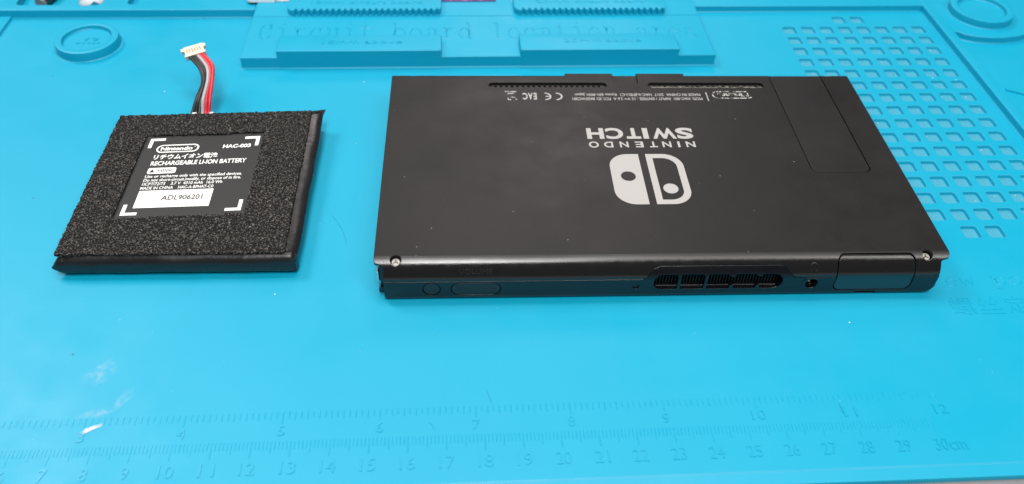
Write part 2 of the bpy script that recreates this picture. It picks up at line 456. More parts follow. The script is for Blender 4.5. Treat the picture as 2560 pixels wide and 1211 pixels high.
# debris caught in the pockets
db = bmesh.new()
for i in range(150):
    cx, cy = random.choice(spots)
    a = random.uniform(-2.2, 2.2); b = random.choice((random.uniform(1.2, 2.3), random.uniform(-2.2, 2.2))); r = random.uniform(0.08, 0.26)
    z = -1.18; pts = [db.verts.new((cx + a + r * math.cos(t) * random.uniform(.5, 1.6), cy + b + r * math.sin(t) * random.uniform(.4, 1.2), z)) for t in (0, 1.3, 2.5, 3.8, 5.1)]
    top = db.verts.new((cx + a, cy + b, z + r * .7))
    for q in range(5): db.faces.new((pts[q], pts[(q + 1) % 5], top))
dm = NT('pocket_debris'); dm.set(Base_Color=dm.ramp(dm.noise(260, 1), [(0.40, (0.03, 0.02, 0.02)), (0.5, (0.32, 0.25, 0.2)), (0.62, (0.7, 0.72, 0.7))]), Roughness=0.7)
o = mlink('pocket_debris', db, dm.m); o['kind'] = 'stuff'

# moulded islands
mlink('left_plateau'[5:], raised([(-44, 120), (-14.3, 120), (-14.3, 221.5), (-44, 221.5)], 0, 1.3, .4, .3))
led = raised(rrect(-44, 220.4, 88.5, 319, 0.6, 3), 0, 4.0, .9, .5)
cut = [(prism_bm(rrect(-13.5, 224.6, 22, 262, 2.2, 5), 'z', 0.6, 9), 'DIFFERENCE'), (prism_bm(rrect(33, 225, 78, 262, 2.2, 5), 'z', 0.6, 9), 'DIFFERENCE')]
box = bmesh.new()
bmesh.ops.holes_fill(led, edges=[e for e in led.edges if e.is_boundary], sides=0)
bmesh.ops.recalc_face_normals(led, faces=led.faces)
mlink('rear_ledge', boolean(led, cut))
mlink('rear_ledge', raised(rrect(280, 224.0, 389.6, 319, 0.5, 3), 0, 3.0, .7, .45))
# right plateau with its stepped disc
tip = [(394.3, 201.6), (397.4, 198.6), (402.0, 196.6), (408.2, 195.6), (414.6, 195.6), (421.5, 197.0), (430, 200.5), (449, 212)]
mlink('plateau', raised([(388.9, 40), (393.6, 40), (393.8, 200.0)] + tip + [(449, 319), (388.9, 319)], 0, 3.02, .7, .5))
def ring_holder(cx, cy, ro, ri, z0, z1, zi):
    bm = bmesh.new(); prev = None; n = 64
    prof = [(ro + .8, z0 + .02), (ro + .35, z0 + .12), (ro + .1, z0 + .35), (ro, z0 + .9), (ro, z1 - .5), (ro - .15, z1 - .15), (ro - .5, z1), (ri + .4, z1), (ri + .12, z1 - .12), (ri, z1 - .4), (ri - .1, zi + .3), (ri - .4, zi)]
    for rr, z in prof:
        ring = [bm.verts.new((x, y, z)) for x, y in circle(cx, cy, rr, n)]
        if prev:
            for i in range(n): bm.faces.new((prev[i], prev[(i + 1) % n], ring[(i + 1) % n], ring[i]))
        prev = ring
    bm.faces.new(prev); return bm
mlink('disc_holder', ring_holder(412.0, 216.0, 13.6, 10.4, 3.0, 6.4, 4.6))
mlink('round_holder', ring_holder(24.0, 198.0, 12.4, 9.6, 0.0, 4.0, 2.3))
rb = bmesh.new()
for (a, b, ln) in ((-1.2, 1.6, 1.6), (1.6, 1.9, 1.1), (3.0, 1.6, .8), (-4.2, -1.9, 1.8), (-1.6, -2.0, 1.2), (0.4, -1.9, 1.4), (2.4, -2.0, 1.0), (4.0, -1.8, 1.2), (-1.4, 0.4, 1.2), (2.2, .3, 1.6)):
    box_bm(24 + a, 198 + b, 2.28, 24 + a + ln, 198 + b + .32, 2.5, rb)
    box_bm(24 + a + ln * .4, 198 + b - .7, 2.28, 24 + a + ln * .4 + .3, 198 + b + .8, 2.47, rb)
mlink('moulded_lettering', rb, 'sil_emboss')
gb = prism_bm([(397.9, 159.3), (432, 141.2), (432, 142.6), (398.3, 160.4)], 'z', 0.0, 0.6)
mlink('moulded_rib', gb)
# circuit board location block
mlink('location_block', raised([(88.9, 180.0), (281.6, 180.0), (281.6, 319), (88.9, 319)], 0, 5.0, .8, .5))
st = bmesh.new()
for x0, x1 in ((103.3, 169.0), (200.8, 266.2)):
    mlink('stop_block', raised(rrect(x0, 179.95, x1, 192.2, (.6, .6, 1.0, 1.0), 4), 0, 8.0, .8, .5))
mlink('moulded_step', raised([(89.5, 212.3), (281.0, 212.3), (281.0, 318), (89.5, 318)], 4.95, 5.22, 0, .12))
for x0, x1 in ((103.4, 168.8), (200.3, 266.8)):       # toothed bars
    n = 24; pitch = (x1 - x0 - 3.0) / n; poly = [(x0 + .6, 213.6), (x0 + 1.6, 212.6)]
    for i in range(n):
        a = x0 + 1.8 + i * pitch
        poly += [(a + pitch * .08, 212.4), (a + pitch * .56, 212.4), (a + pitch * .62, 214.0), (a + pitch * .98, 214.0)]
    poly += [(x1 - 1.4, 212.6), (x1 - .4, 213.6), (x1, 215), (x1, 250), (x0, 250), (x0, 215)]
    mlink('toothed_bar', raised(poly, 5.15, 7.9, 0, .2))
mlink('moulded_lettering', stroke_text('Circuit board location area', 93.2, 194.2, 6.87, 12.2, 0.85, 4.98, 0.22), 'sil_emboss')
for body, x0, x1, y0, z, hgt in (('18mm above', 121, 153, 185.2, 8.0, 2.6), ('20mm above', 219, 251, 185.4, 8.0, 2.6), ('18mm circuit board', 113, 161, 217.8, 7.9, 2.6), ('20mm circuit board', 210, 258, 218.2, 7.9, 2.6)):
    mlink('moulded_lettering', move(text_fit(body, x0, y0, x1, y0 + hgt, 0, .16, keep_h='H'), (0, 0, z)), 'sil_emboss')
mlink('moulded_lettering', stroke_text('Screw position', 310.5, 53.0, 5.25, 5.0, 0.55, -0.02, 0.12), 'sil_emboss')
for ch, x0, x1 in (('螺', 324, 331.4), ('丝', 332.6, 340), ('定', 341.6, 349), ('位', 350.4, 358)):
    mlink('moulded_lettering', text_fit(ch, x0, 41.2, x1, 48.2, 0.0, .10), 'sil_emboss')
# ruler
tk = bmesh.new()
def tick(bm, x, y0, y1, wd=0.30, h=0.085):
    a, b = wd / 2, wd / 4
    v = [bm.verts.new(p) for p in ((x - a, y0, 0.004), (x + a, y0, 0.004), (x + a, y1, 0.004), (x - a, y1, 0.004), (x - b, y0 + .1, h), (x + b, y0 + .1, h), (x + b, y1 - .1, h), (x - b, y1 - .1, h))]
    for f in ((4, 5, 6, 7), (0, 1, 5, 4), (1, 2, 6, 5), (2, 3, 7, 6), (3, 0, 4, 7)): bm.faces.new([v[i] for i in f])
for i in range(50, 300):
    if i % 10 == 0: continue
    tick(tk, i, 1.2 if i % 5 == 0 else 2.3, 4.8)
for i in range(int(2.2 * 16), 12 * 16 + 1):
    if i % 16 == 0: continue
    tick(tk, i * 1.5875, 11.2 if i % 2 == 0 else 11.7, 13.7, .34)
o = mlink('ruler_graduations', tk, 'sil_emboss'); o['kind'] = 'stuff'
for i in range(5, 31):
    b = bmesh.new(); tick(b, i * 10, 0.0, 4.8, 0.36); mlink('ruler_tick', b, 'sil_emboss')
    if i >= 6:
        t = str(i) if i < 30 else '30cm'
        wdt = {1: 1.9, 2: 3.9, 4: 8.6}[len(t)]
        x0 = i * 10 - wdt / 2 if i < 30 else 298.4
        mlink('ruler_number', text_fit(t, x0, -4.9, x0 + wdt, -1.3, 0.0, .17), 'sil_emboss')
for i in range(3, 13):
    b = bmesh.new(); tick(b, i * 25.4, 10.0, 13.7, 0.4); mlink('ruler_tick', b, 'sil_emboss')
    t = str(i); wdt = 1.9 * len(t)
    mlink('ruler_number', text_fit(t, i * 25.4 - wdt / 2, 6.4, i * 25.4 + wdt / 2, 9.4, 0.0, .17), 'sil_emboss')
# dried white residue on the mat
def blob(pts, name, m, z=0.03):
    P = spline([(x, y, 0) for x, y in pts] + [(*pts[0], 0)], 8)[:-1]
    c = sum(P, Vector()) / len(P); b = bmesh.new(); lay = b.verts.layers.float_color.new('fade'); prev = None
    for f, a in ((1.25, 0.0), (0.95, .45), (0.6, 1.0), (0.25, 1.0)):
        ring = []
        for p in P:
            q = c + (p - c) * (f + noise.noise(Vector((p.x * 1.3, p.y * 1.3, f * 3))) * .18)
            v = b.verts.new((q.x, q.y, z)); v[lay] = (a, a, a, 1); ring.append(v)
        if prev:
            for k in range(len(ring)): b.faces.new((prev[k], prev[(k + 1) % len(ring)], ring[(k + 1) % len(ring)], ring[k]))
        prev = ring
    b.faces.new(prev)
    for f in b.faces:
        f.normal_update()
        if f.normal.z < 0: f.normal_flip()
    mlink(name, b, m, recalc=False)
blob([(75.8, 8.7), (77, 9.0), (78.8, 10.1), (80.6, 11.0), (80.2, 11.7), (78.4, 11.2), (76.6, 10.2)], 'residue', 'residue', .20)
blob([(73.5, 14.0), (76, 13.6), (80, 14.2), (82, 15.5), (80, 16.6), (76, 16.2)], 'residue', 'residue_thin')
blob([(82.0, 16.6), (83.6, 16.8), (85.8, 20.2), (85.6, 22.6), (84.4, 22.6), (82.2, 19)], 'residue', 'residue_thin')
blob([(73, 25), (78, 26), (79, 31), (77, 34), (74, 31), (71, 28)], 'residue', 'residue_thin')

# ================================================================== HANDHELD CONSOLE
CO = Vector((86.5, 51.0, 0.0))
con = empty('handheld_console', CO, 'black handheld game console lying face down, white logo on its back', 'game console')
def clink(name, bm, m, ang=30, parent=None, recalc=True):
    o = link(name, to_mesh(move(bm, -CO), ang, recalc=recalc), M[m] if isinstance(m, str) else m, parent or con); return o
def ell(cy, cz, a, b, t0, t1, n=14):
    return [(cy + a * math.cos(math.radians(t0 + (t1 - t0) * i / n)), cz + b * math.sin(math.radians(t0 + (t1 - t0) * i / n))) for i in range(n + 1)]
ROLL = [(0.0, 14.0)]                                       # near long edge: roll-over profile, integrated from its slope
def _roll(length, a0, a1, n):
    for _k in range(n):
        _a = math.radians(a0 + (a1 - a0) * (_k + .5) / n); _y, _z = ROLL[-1]
        ROLL.append((_y - length / n * math.cos(_a), _z - length / n * math.sin(_a)))
_roll(0.4, 0, 15, 4); _roll(0.4, 15, 27, 4); _roll(1.8, 27, 42, 9)
_h = ROLL[-1][1] - 8.0
_roll(_h / (sum(math.sin(math.radians(42 + 34 * (k + .5) / 12)) for k in range(12)) / 12), 42, 76, 12)
_y0 = ROLL[-1][0]; ROLL = [(a - _y0, b) for a, b in ROLL][::-1]; FLAT_Y = ROLL[-1][0]
prof = [(1.7, 0.06), (0.75, 0.35), (0.22, 1.0), (0.0, 2.0)] + ROLL + ell(99, 11, 3, 3, 90, 0) + [(102, 2.2), (101.6, .7), (100.4, 0.06)]
def yon(z):  # y of the near surface at height z
    if z <= 8: return 0.0
    for (a, b), (c, d) in zip(ROLL, ROLL[1:]):
        if b <= z <= d: return a + (c - a) * (z - b) / max(1e-6, d - b)
    return FLAT_Y
def body_bm(x0=0.0, x1=173.0, inset=0.0):
    return prism_bm([(y + (inset if y < 50 else -inset), z) for y, z in prof], 'x', x0, x1)
DIF, UNI, INT = 'DIFFERENCE', 'UNION', 'INTERSECT'
def side_cutters():
    out = []
    for s in (0, 1):
        fx = (lambda x: x) if s == 0 else (lambda x: 173 - x)
        out.append((prism_bm([(fx(-2), -2), (fx(2.7), -2), (fx(2.7), 104), (fx(-2), 104)], 'z', -1, 12.1), DIF))
        pl = [(-2, -2), (2.75, -2), (2.75, 1.3), (2.6, 2.0), (2.1, 2.55), (1.3, 2.85), (0.6, 3.0), (0.2, 3.3), (0.0, 3.9), (-2, 3.9)]
        out.append((prism_bm([(fx(a), b) for a, b in pl], 'z', 11.0, 16), DIF))
    return out
hump = [(-3, -2), (176, -2), (176, 8.0), (126.4, 8.0), (125.2, 8.5), (123.6, 10.2), (122.6, 11.2), (121.0, 11.75), (84.6, 11.75), (83.0, 11.2), (82.0, 10.2), (80.6, 8.5), (79.4, 8.0), (-3, 8.0)]
def region(grow=0.0):
    return boolean(prism_bm([(x, z + (grow if z > 7 else 0)) for x, z in hump], 'y', -2, 6.2), [(box_bm(-3, 6.0, -2, 176, 104, 8.0 + grow), UNI)])
SCREWS = [(6.4, 0), (166.2, 1)]
s_ax = Vector((0, -math.sin(math.radians(17)), math.cos(math.radians(17))))
s_z = 13.5; s_y = yon(s_z)
card_out = rrect(138.4, 2.3, 162.6, 13.78, (2.4, 2.4, 2.0, 2.0), 6)
card_in = rrect(138.72, 2.6, 162.28, 13.42, (2.2, 2.2, 1.8, 1.8), 6)
kick_out = rrect(142.3, 42.2, 162.7, 106, (2.6, 2.6, .01, .01), 6)
kick_in = rrect(142.66, 42.56, 162.34, 106, (2.4, 2.4, .01, .01), 6)
slots = ((35.8, 79.7), (95.2, 139.0))
# --- back shell
cuts = side_cutters() + [(region(0.10), DIF)]
for x0, x1 in ((64.7, 82.6), (91.7, 109.8)): cuts.insert(0, (prism_bm([(97, 9), (101.7, 9), (101.8, 13.3), (101.4, 14.0), (97, 14.0)], 'x', x0, x1), UNI))
for x, _ in SCREWS: cuts.append((cyl_bm(Vector((x, s_y, s_z)) - s_ax * 2.4, s_ax, 1.66, 5, 32), DIF))
cuts.append((prism_bm(card_out, 'y', -2, 6), DIF))
cuts.append((prism_bm(kick_out, 'z', 12.6, 16), DIF))
for x0, x1 in slots: cuts.append((prism_bm(rrect(x0, 91.9, x1, 95.4, 1.7, 6), 'z', 10.5, 16), DIF))
cuts.append((prism_bm(rrect(82.6, 94.6, 91.7, 106, (.4, .4, .01, .01), 3), 'z', 13.25, 16), DIF))
cuts.append((cyl_bm((8.0, 101.2, 12.0), (0, 0, 1), 1.3, 5, 20), DIF))
cuts.append((cyl_bm((165.8, 101.3, 12.2), (0, 0, 1), 1.3, 5, 20), DIF))
shell = clink('back_shell', boolean(body_bm(), cuts), 'shell')
# --- front frame
cuts = side_cutters() + [(region(), INT)]
cuts.append((prism_bm([(167.6, -1), (171.5, -1), (171.5, 3.6), (170.3, 3.3), (168.9, 1.0)], 'y', -2, 104), DIF))
cuts.append((prism_bm([(2.0, -1), (4.6, -1), (3.6, 0.35), (2.8, 1.4), (2.0, 1.6)], 'y', -2, 104), DIF))
cuts.append((cyl_bm((16.7, -1, 4.95), (0, 1, 0), 2.72, 1.9, 36), DIF))
cuts.append((prism_bm(rrect(22.4, 2.3, 37.3, 7.5, 2.5, 8), 'y', -1, 0.9), DIF))
cuts.append((cyl_bm((77.8, -1, 5.1), (0, 1, 0), 0.98, 1.5, 20), DIF))
cuts.append((prism_bm(card_out, 'y', -2, 6), DIF))
cuts.append((cyl_bm((131.4, -1, 5.55), (0, 1, 0), 1.85, 7, 32), DIF))
cuts.append((prism_bm(rrect(146.0, 0.75, 152.6, 1.75, .4, 3), 'y', -1, 0.9), DIF))
VZ0, VZ1 = 3.75, 9.5
cuts.append((prism_bm(rrect(83.0, VZ0, 90.3, VZ1, (2.6, .5, .7, 2.6), 6), 'y', -1, 5.6), DIF))
cuts.append((prism_bm(rrect(91.2, VZ0, 98.4, VZ1, (.5, .5, .7, .7), 4), 'y', -1, 5.6), DIF))
last = [(99.2, VZ0 + .3), (99.5, VZ0), (105.9, VZ0), (106.3, VZ0 + .3), (106.4, 4.9), (107.3, 5.0), (107.5, VZ0 + .3), (107.9, VZ0), (113.9, VZ0), (114.3, VZ0 + .3), (114.5, 4.8), (115.4, 4.9), (115.6, VZ0 + .3), (116.0, VZ0),
        (119.6, VZ0), (121.2, 4.3), (122.1, 5.4), (122.35, 6.6), (122.1, 7.8), (121.2, 8.9), (119.6, VZ1), (116.6, VZ1), (115.9, 9.2), (115.4, 8.7), (114.5, 8.8), (113.9, VZ1), (108.2, VZ1), (107.6, 9.1), (107.1, 8.4), (106.4, 8.6), (105.7, 9.3), (105.3, VZ1), (99.9, VZ1), (99.3, 9.0)]
cuts.append((prism_bm(last, 'y', -1, 5.6), DIF))
frame = clink('front_frame', boolean(body_bm(inset=-0.12), cuts), 'frame')
# --- vent innards
fb = bmesh.new(); x = 83.4
while x < 122: box_bm(x, 1.9, VZ0 + .2, x + .24, 5.5, VZ1 - .1, fb); x += 0.92
clink('heatsink_fins', fb, 'darkmetal', parent=frame)
clink('vent_ledge', prism_bm([(0.9, VZ0 - .1), (0.9, 4.15), (1.1, 4.3), (5.4, 4.3), (5.4, VZ0 - .1)], 'x', 83.6, 121.6), 'frame', parent=frame)
# --- kickstand, card cover, buttons
kick = clink('kickstand', move(boolean(body_bm(), [(prism_bm(kick_in, 'z', 12.9, 16), INT)]), (0, 0, -0.10)), 'stand')
cover = clink('card_slot_cover', boolean(body_bm(inset=-0.05), [(prism_bm(card_in, 'y', -2, 5.6), INT)]), 'shell')
clink('power_button', cyl_bm((16.7, 0.75, 4.95), (0, -1, 0), 2.42, .80, 40), 'button')
vb = prism_bm(rrect(22.68, 2.58, 37.02, 7.22, 2.25, 8), 'y', -0.08, .8)
vol = clink('volume_button', vb, 'button')
mb = box_bm(24.2, -0.14, 4.84, 25.4, 0.0, 5.0); box_bm(34.3, -0.14, 4.84, 35.5, 0.0, 5.0, mb); box_bm(34.82, -0.13, 4.3, 34.98, 0.0, 5.54, mb)
clink('volume_marks', mb, 'darkmetal', parent=vol)
# --- headphone jack
jb = bmesh.new(); prev = None
for rr, y in ((3.05, -0.10), (2.95, -0.28), (2.05, -0.28), (1.86, -0.1), (1.82, 5)):
    ring = [jb.verts.new((131.4 + rr * math.cos(t), y, 5.55 + min(rr * math.sin(t), 2.38))) for t in [2 * math.pi * i / 40 for i in range(40)]]
    if prev:
        for i in range(40): jb.faces.new((prev[i], prev[(i + 1) % 40], ring[(i + 1) % 40], ring[i]))
    prev = ring
jack = clink('headphone_jack', jb, 'frame')
clink('jack_contact', box_bm(130.9, 1.9, 4.1, 132.0, 2.6, 4.8), 'steel', parent=jack)
# --- embossed marks on the roll-over
def on_roll(bm, x, zc, m, name):
    """flat XY drawing (mm) laid on the rounded edge around height zc"""
    for v in bm.verts:
        z = zc + v.co.y * 0.93; h = v.co.z; v.co = Vector((x + v.co.x, yon(z) - h - 0.10, z))
    return clink(name, bm, m)
tb_ = text_fit('VOLUME', 0, -.72, 9.9, .72, 0, .05)
on_roll(tb_, 24.9, 10.9, 'emboss', 'volume_lettering')
hb = tube_bm([(1.15 * math.cos(t), 1.15 * math.sin(t) + .1, .0) for t in [math.radians(-25 + 230 * i / 20) for i in range(21)]], .10, 6)
tube_bm([(-1.0, -.75, 0), (-.62, -1.05, 0)], .14, 6, hb); tube_bm([(1.0, -.75, 0), (.62, -1.05, 0)], .14, 6, hb)
on_roll(hb, 131.2, 11.0, 'emboss', 'headphone_symbol')
# --- screws
def screw(name, c, ax, r, m):
    c = Vector(c); ax = Vector(ax).normalized(); b = cyl_bm(c, ax, r, .35, 28, r * .82)
    o = clink(name, b, m)
    q = ax.to_track_quat('Z', 'Y'); rb = bmesh.new()
    for k in range(3):
        t = math.radians(90 + 120 * k); d = q @ Vector((math.cos(t), math.sin(t), 0)); s = q @ Vector((-math.sin(t), math.cos(t), 0)); top = c + ax * .36
        rb.faces.new([rb.verts.new(top + d * a + s * e) for a, e in ((0, -.16), (r * .62, -.16), (r * .62, .16), (0, .16))])
    clink('screw_recess_shade', rb, 'void', parent=o)  # flat black wings on the head, painted shade of the drive recess
for x, _ in SCREWS: screw('screw', Vector((x, s_y, s_z)) - s_ax * 1.7, s_ax, 1.40, 'screw')
screw('screw', (77.8, 0.5, 5.1), (0, -1, 0), .85, 'button')
screw('screw', (8.0, 101.2, 12.05), (0, 0, 1), 1.1, 'button')
screw('screw', (165.8, 101.3, 12.25), (0, 0, 1), 1.1, 'screw')
# --- perforated vent plates
for x0, x1 in slots:
    holes = []; x = x0 + 1.6
    while x < x1 - 1.2: holes.append(circle(x, 93.05, .52, 12)[::-1]); x += 2.03
    x = x0 + 2.6
    while x < x1 - 2: holes.append(circle(x, 94.6, .52, 12)[::-1]); x += 2.03
    clink('vent_mesh', fill2d(rrect(x0 - .3, 91.6, x1 + .3, 95.7, 1.7, 5), holes, 12.75), 'mesh_plate', recalc=False)
du = bmesh.new()
for i in range(170):
    x = 96 + 42 * random.random() ** 1.25; y = 92.5 + random.random() * 1.5; z = 12.8; ln = random.uniform(.4, 1.5); a = random.uniform(-.9, .9)
    p = [(x, y, z), (x + ln * .5, y + a * .4, z + random.uniform(.1, .6)), (x + ln, y + a * .3 + random.uniform(-.3, .3), z + random.uniform(0, .3))]
    tube_bm(p, random.uniform(.05, .15), 4, du)
o = clink('dust', du, plain('grey_dust', (0.30, 0.28, 0.25), .9)); o['kind'] = 'stuff'
# --- rails along both short sides
rail = clink('rail', prism_bm([(0.75, 8.4), (1.05, 9.2), (1.05, 5.3), (0.75, 4.6)], 'y', 5, 97), 'steel')
clink('rail_back', box_bm(1.05, 4.2, 4.4, 2.9, 98, 5.2), 'button', parent=rail)
clink('rail_latch', prism_bm(rrect(0.55, 5.1, 1.1, 9.3, .2, 3), 'y', 3.0, 5.2), 'steel', parent=rail)
clink('rail_stop', prism_bm([(1.0, 3.4), (.95, 2.4), (1.4, 1.9), (2.9, 1.8), (2.9, 4.4), (1.5, 4.2)], 'y', 1.6, 4.0), 'frame', parent=rail)
clink('rail_web', box_bm(1.6, 2.4, 4.2, 2.9, 98, 11.9), 'button', parent=rail)
r2 = clink('rail', prism_bm([(172.25, 8.4), (171.95, 9.2), (171.95, 5.3), (172.25, 4.6)], 'y', 5, 97), 'steel')
clink('rail_web', box_bm(170.1, 4.2, 4.4, 171.95, 98, 9.2), 'button', parent=r2)
# --- printing on the back (reads from the far side)
TZ = 14.03
def print_poly(name, outer, holes=(), m='print', parent=None, z=TZ):
    return clink(name, fill2d(outer, holes, z), m, recalc=False, parent=parent)
lshape = rrect(74.75, 26.9, 85.1, 52.4, (6.6, 0, 0, 6.6), 14)
rout = rrect(87.5, 26.9, 99.55, 52.4, (0, 6.6, 6.6, 0), 14)
rin = rrect(89.7, 29.05, 97.25, 50.2, (0, 4.6, 4.6, 0), 12)
logo = print_poly('logo_mark', lshape, [circle(80.25, 40.8, 2.45, 32)[::-1]])
print_poly('logo_outline', rout, [rin[::-1]], parent=logo)
print_poly('logo_dot', circle(93.2, 34.5, 2.45, 32), parent=logo)
def letters(name, row, y0, y1, wgt, m='print', ov=0.12):
    bm = bmesh.new()
    for ch, a, b in row:
        e = ov if ch in 'SCO' else 0
        g = text_fit(ch, a, y0 - e, b, y1 + e, wgt, 0, flip=True); me = raw(g); me.transform(Matrix.Translation((0, 0, TZ))); bm.from_mesh(me); bpy.data.meshes.remove(me)
    for f in bm.faces:
        f.normal_update()
        if f.normal.z < 0: f.normal_flip()
    return clink(name, bm, m, recalc=False)
letters('logo_lettering', [('S', 100.1, 106.1), ('W', 91.9, 100.1), ('I', 88.5, 90.4), ('T', 82.7, 87.7), ('C', 75.6, 81.7), ('H', 69.0, 74.9)], 60.9, 67.0, 0.040)
letters('logo_lettering', [('N', 102.6, 105.8), ('I', 99.7, 100.5), ('N', 94.4, 97.5), ('T', 89.9, 92.7), ('E', 85.0, 87.8), ('N', 79.7, 82.7), ('D', 74.3, 77.4), ('O', 69.1, 72.5)], 56.1, 59.3, 0.022)
def print_text(name, body, x0, y0, x1, y1, m='print', wgt=0.012, keep='H', parent=None):
    g = text_fit(body, x0, y0, x1, y1, wgt, 0, keep_h=keep, flip=True); move(g, (0, 0, TZ))
    for f in g.faces:
        f.normal_update()
        if f.normal.z < 0: f.normal_flip()
    return clink(name, g, m, recalc=False, parent=parent)
print_text('small_print', 'MOD. HAC-001  INPUT / ENTRÉE : 15 V⎓ 2.6 A  FCC ID: BKEHAC001', 66.0, 84.0, 113.9, 85.6)
print_text('small_print', 'MADE IN CHINA  2017  HAC-S-JP/EU-C1  Kyoto 601-8501 Japan', 67.2, 86.6, 113.6, 88.2)
print_poly('print_divider', [(115.75, 83.4), (116.1, 83.4), (116.1, 89.0), (115.75, 89.0)])
mk = print_poly('maker_mark', rrect(118.0, 84.9, 133.2, 89.6, 2.3, 8), [rrect(118.5, 85.4, 132.7, 89.1, 1.8, 8)[::-1]], 'worn')
print_text('maker_lettering', 'Nintendo', 119.8, 86.0, 131.6, 88.3, 'worn', .03, parent=mk)
# CE mark: two open arcs, E with a middle bar
def arc_band(cx, cy, r0, r1, a0, a1, n=20): return [(cx + r1 * math.cos(math.radians(a0 + (a1 - a0) * i / n)), cy + r1 * math.sin(math.radians(a0 + (a1 - a0) * i / n))) for i in range(n + 1)] + [(cx + r0 * math.cos(math.radians(a1 + (a0 - a1) * i / n)), cy + r0 * math.sin(math.radians(a1 + (a0 - a1) * i / n))) for i in range(n + 1)]
ce = print_poly('conformity_mark', arc_band(60.2, 86.4, 1.75, 2.35, -90, 90))
print_poly('conformity_mark_letter', arc_band(56.1, 86.4, 1.75, 2.35, -90, 90), parent=ce)
print_poly('conformity_mark_bar', [(56.3, 86.12), (58.0, 86.12), (58.0, 86.68), (56.3, 86.68)], parent=ce)
for i, (c, a, b) in enumerate((('E', 51.9, 53.1), ('A', 50.0, 51.6), ('C', 48.0, 49.8))):
    print_text('conformity_letter', c, a, 84.4, b, 88.6, wgt=.03, keep=c)
be = print_poly('bin_symbol', [(41.6, 89.1), (46.0, 89.1), (46.0, 89.8), (41.6, 89.8)], m='worn')
print_poly('bin_body', [(42.2, 88.4), (45.4, 88.4), (45.0, 84.2), (42.6, 84.2)], [[(42.6, 88.0), (42.9, 84.6), (44.7, 84.6), (45.0, 88.0)]], m='worn', parent=be)
print_poly('bin_cross', [(41.6, 88.2), (41.9, 88.5), (46.0, 84.4), (45.7, 84.1)], m='worn', parent=be)

# ================================================================== BATTERY PACK
BO = Vector((-61.0, 49.0, 0.0))
bat = empty('battery_pack', BO, 'flat black rechargeable battery with foam frame, printed label and short wire lead', 'battery')
def warp(v):
    u, t, z = v
    lift = 2.0 * max(0, u / 68) * max(0, t / 70)
    if z < 1.5: lift *= max(0.0, z / 1.5) * .55 + .45
    return Vector((-95.6 + u, 12.8 + t, z + lift)) - BO
def blink(name, bm, m, ang=40, parent=None, recalc=True, dowarp=True):
    if dowarp:
        for v in bm.verts: v.co = warp(v.co)
    return link(name, to_mesh(bm, ang, recalc=recalc), M[m] if isinstance(m, str) else m, parent or bat)
def dense(poly, step):
    out = []
    for i in range(len(poly)):
        a, b = Vector(poly[i]), Vector(poly[(i + 1) % len(poly)]); n = max(1, int((b - a).length / step))
        for k in range(n): q = a.lerp(b, k / n); out.append((q.x, q.y))
    return out
out = dense(rrect(0.6, -1.2, 71.3, 73.6, 1.3, 3), 1.4)
cb = bmesh.new(); prev = None
for ins, z in ((3.2, 0.25), (2.1, .45), (1.5, 1.2), (.95, 2.4), (.35, 3.9), (.05, 4.9), (.0, 5.4), (.35, 5.9), (1.5, 6.6), (2.9, 7.1), (8, 7.3)):
    ring = []
    for x, y in offset_poly(out, -ins) if ins < 3.3 else [((x - 36) * .85 + 36, (y - 36) * .85 + 36) for x, y in out]:
        k = noise.noise(Vector((x * .09, y * .09, z * .25))) * .7 + noise.noise(Vector((x * .35, y * .35, z))) * .2
        ring.append(cb.verts.new((x + k * .6, y + k * .6, z + k * .35 * (1 if 1 < z < 7 else 0))))
    if prev:
        for i in range(len(ring)): cb.faces.new((prev[i], prev[(i + 1) % len(ring)], ring[(i + 1) % len(ring)], ring[i]))
    else: cb.faces.new(ring[::-1])
    prev = ring
cb.faces.new(prev)
blink('battery_cell', cb, 'film', 60)
# folded film along the near edge, open at its left end
fl = bmesh.new(); prev = None; NU = 70
for i in range(NU + 1):
    u = -1.7 + 72.0 * (i / NU) ** 1.15; c = min(1.0, max(0.0, (u + 1.75) / 2.6)) ** .75; r = max(0, (u - 67) / 4)
    e = max(0, 1 - (u + 1.7) / 10.0)
    ring = []
    for k, (t, z) in enumerate(((1.4, 7.45), (0.3, 7.38), (-.7, 6.9), (-1.4, 5.9), (-1.75, 4.6), (-1.8, 3.3), (-1.6, 2.1), (-1.1, 1.2), (-.3, .75), (1.5, .65))):
        w_ = noise.noise(Vector((u * .10, k * .35, 2))) * .6 + noise.noise(Vector((u * .42, k * .7, 5))) * .16
        dent = -.35 * math.exp(-((u - 2.2) / 1.6) ** 2) if 1 <= k <= 4 else 0
        tt = -1.2 + (t + 1.2) * c; zz = 3.9 + (z - 3.9) * c - e * (.5 if k < 3 else 0)
        ring.append(fl.verts.new((u, tt + w_ * .45 + r * r * .5 - dent * .8, max(.4, zz + w_ * .2 + dent))))
    if prev:
        for k in range(len(ring) - 1): fl.faces.new((prev[k], ring[k], ring[k + 1], prev[k + 1]))
    prev = ring
fm = blink('folded_film', fl, 'film', 60)
md = fm.modifiers.new('thickness', 'SOLIDIFY'); md.thickness = 0.00012; md.offset = 0
blink('film_crease', prism_bm([(69.6, -1.4), (70.7, -.9), (71.1, .9), (70.4, 1.6), (69.9, .2)], 'z', 1.2, 6.2), 'film')
blink('film_corner', prism_bm([(67.5, 73.0), (69.2, 71.2), (71.2, 70.0), (71.9, 73.8), (70.4, 73.7)], 'z', 5.7, 6.0), 'film')
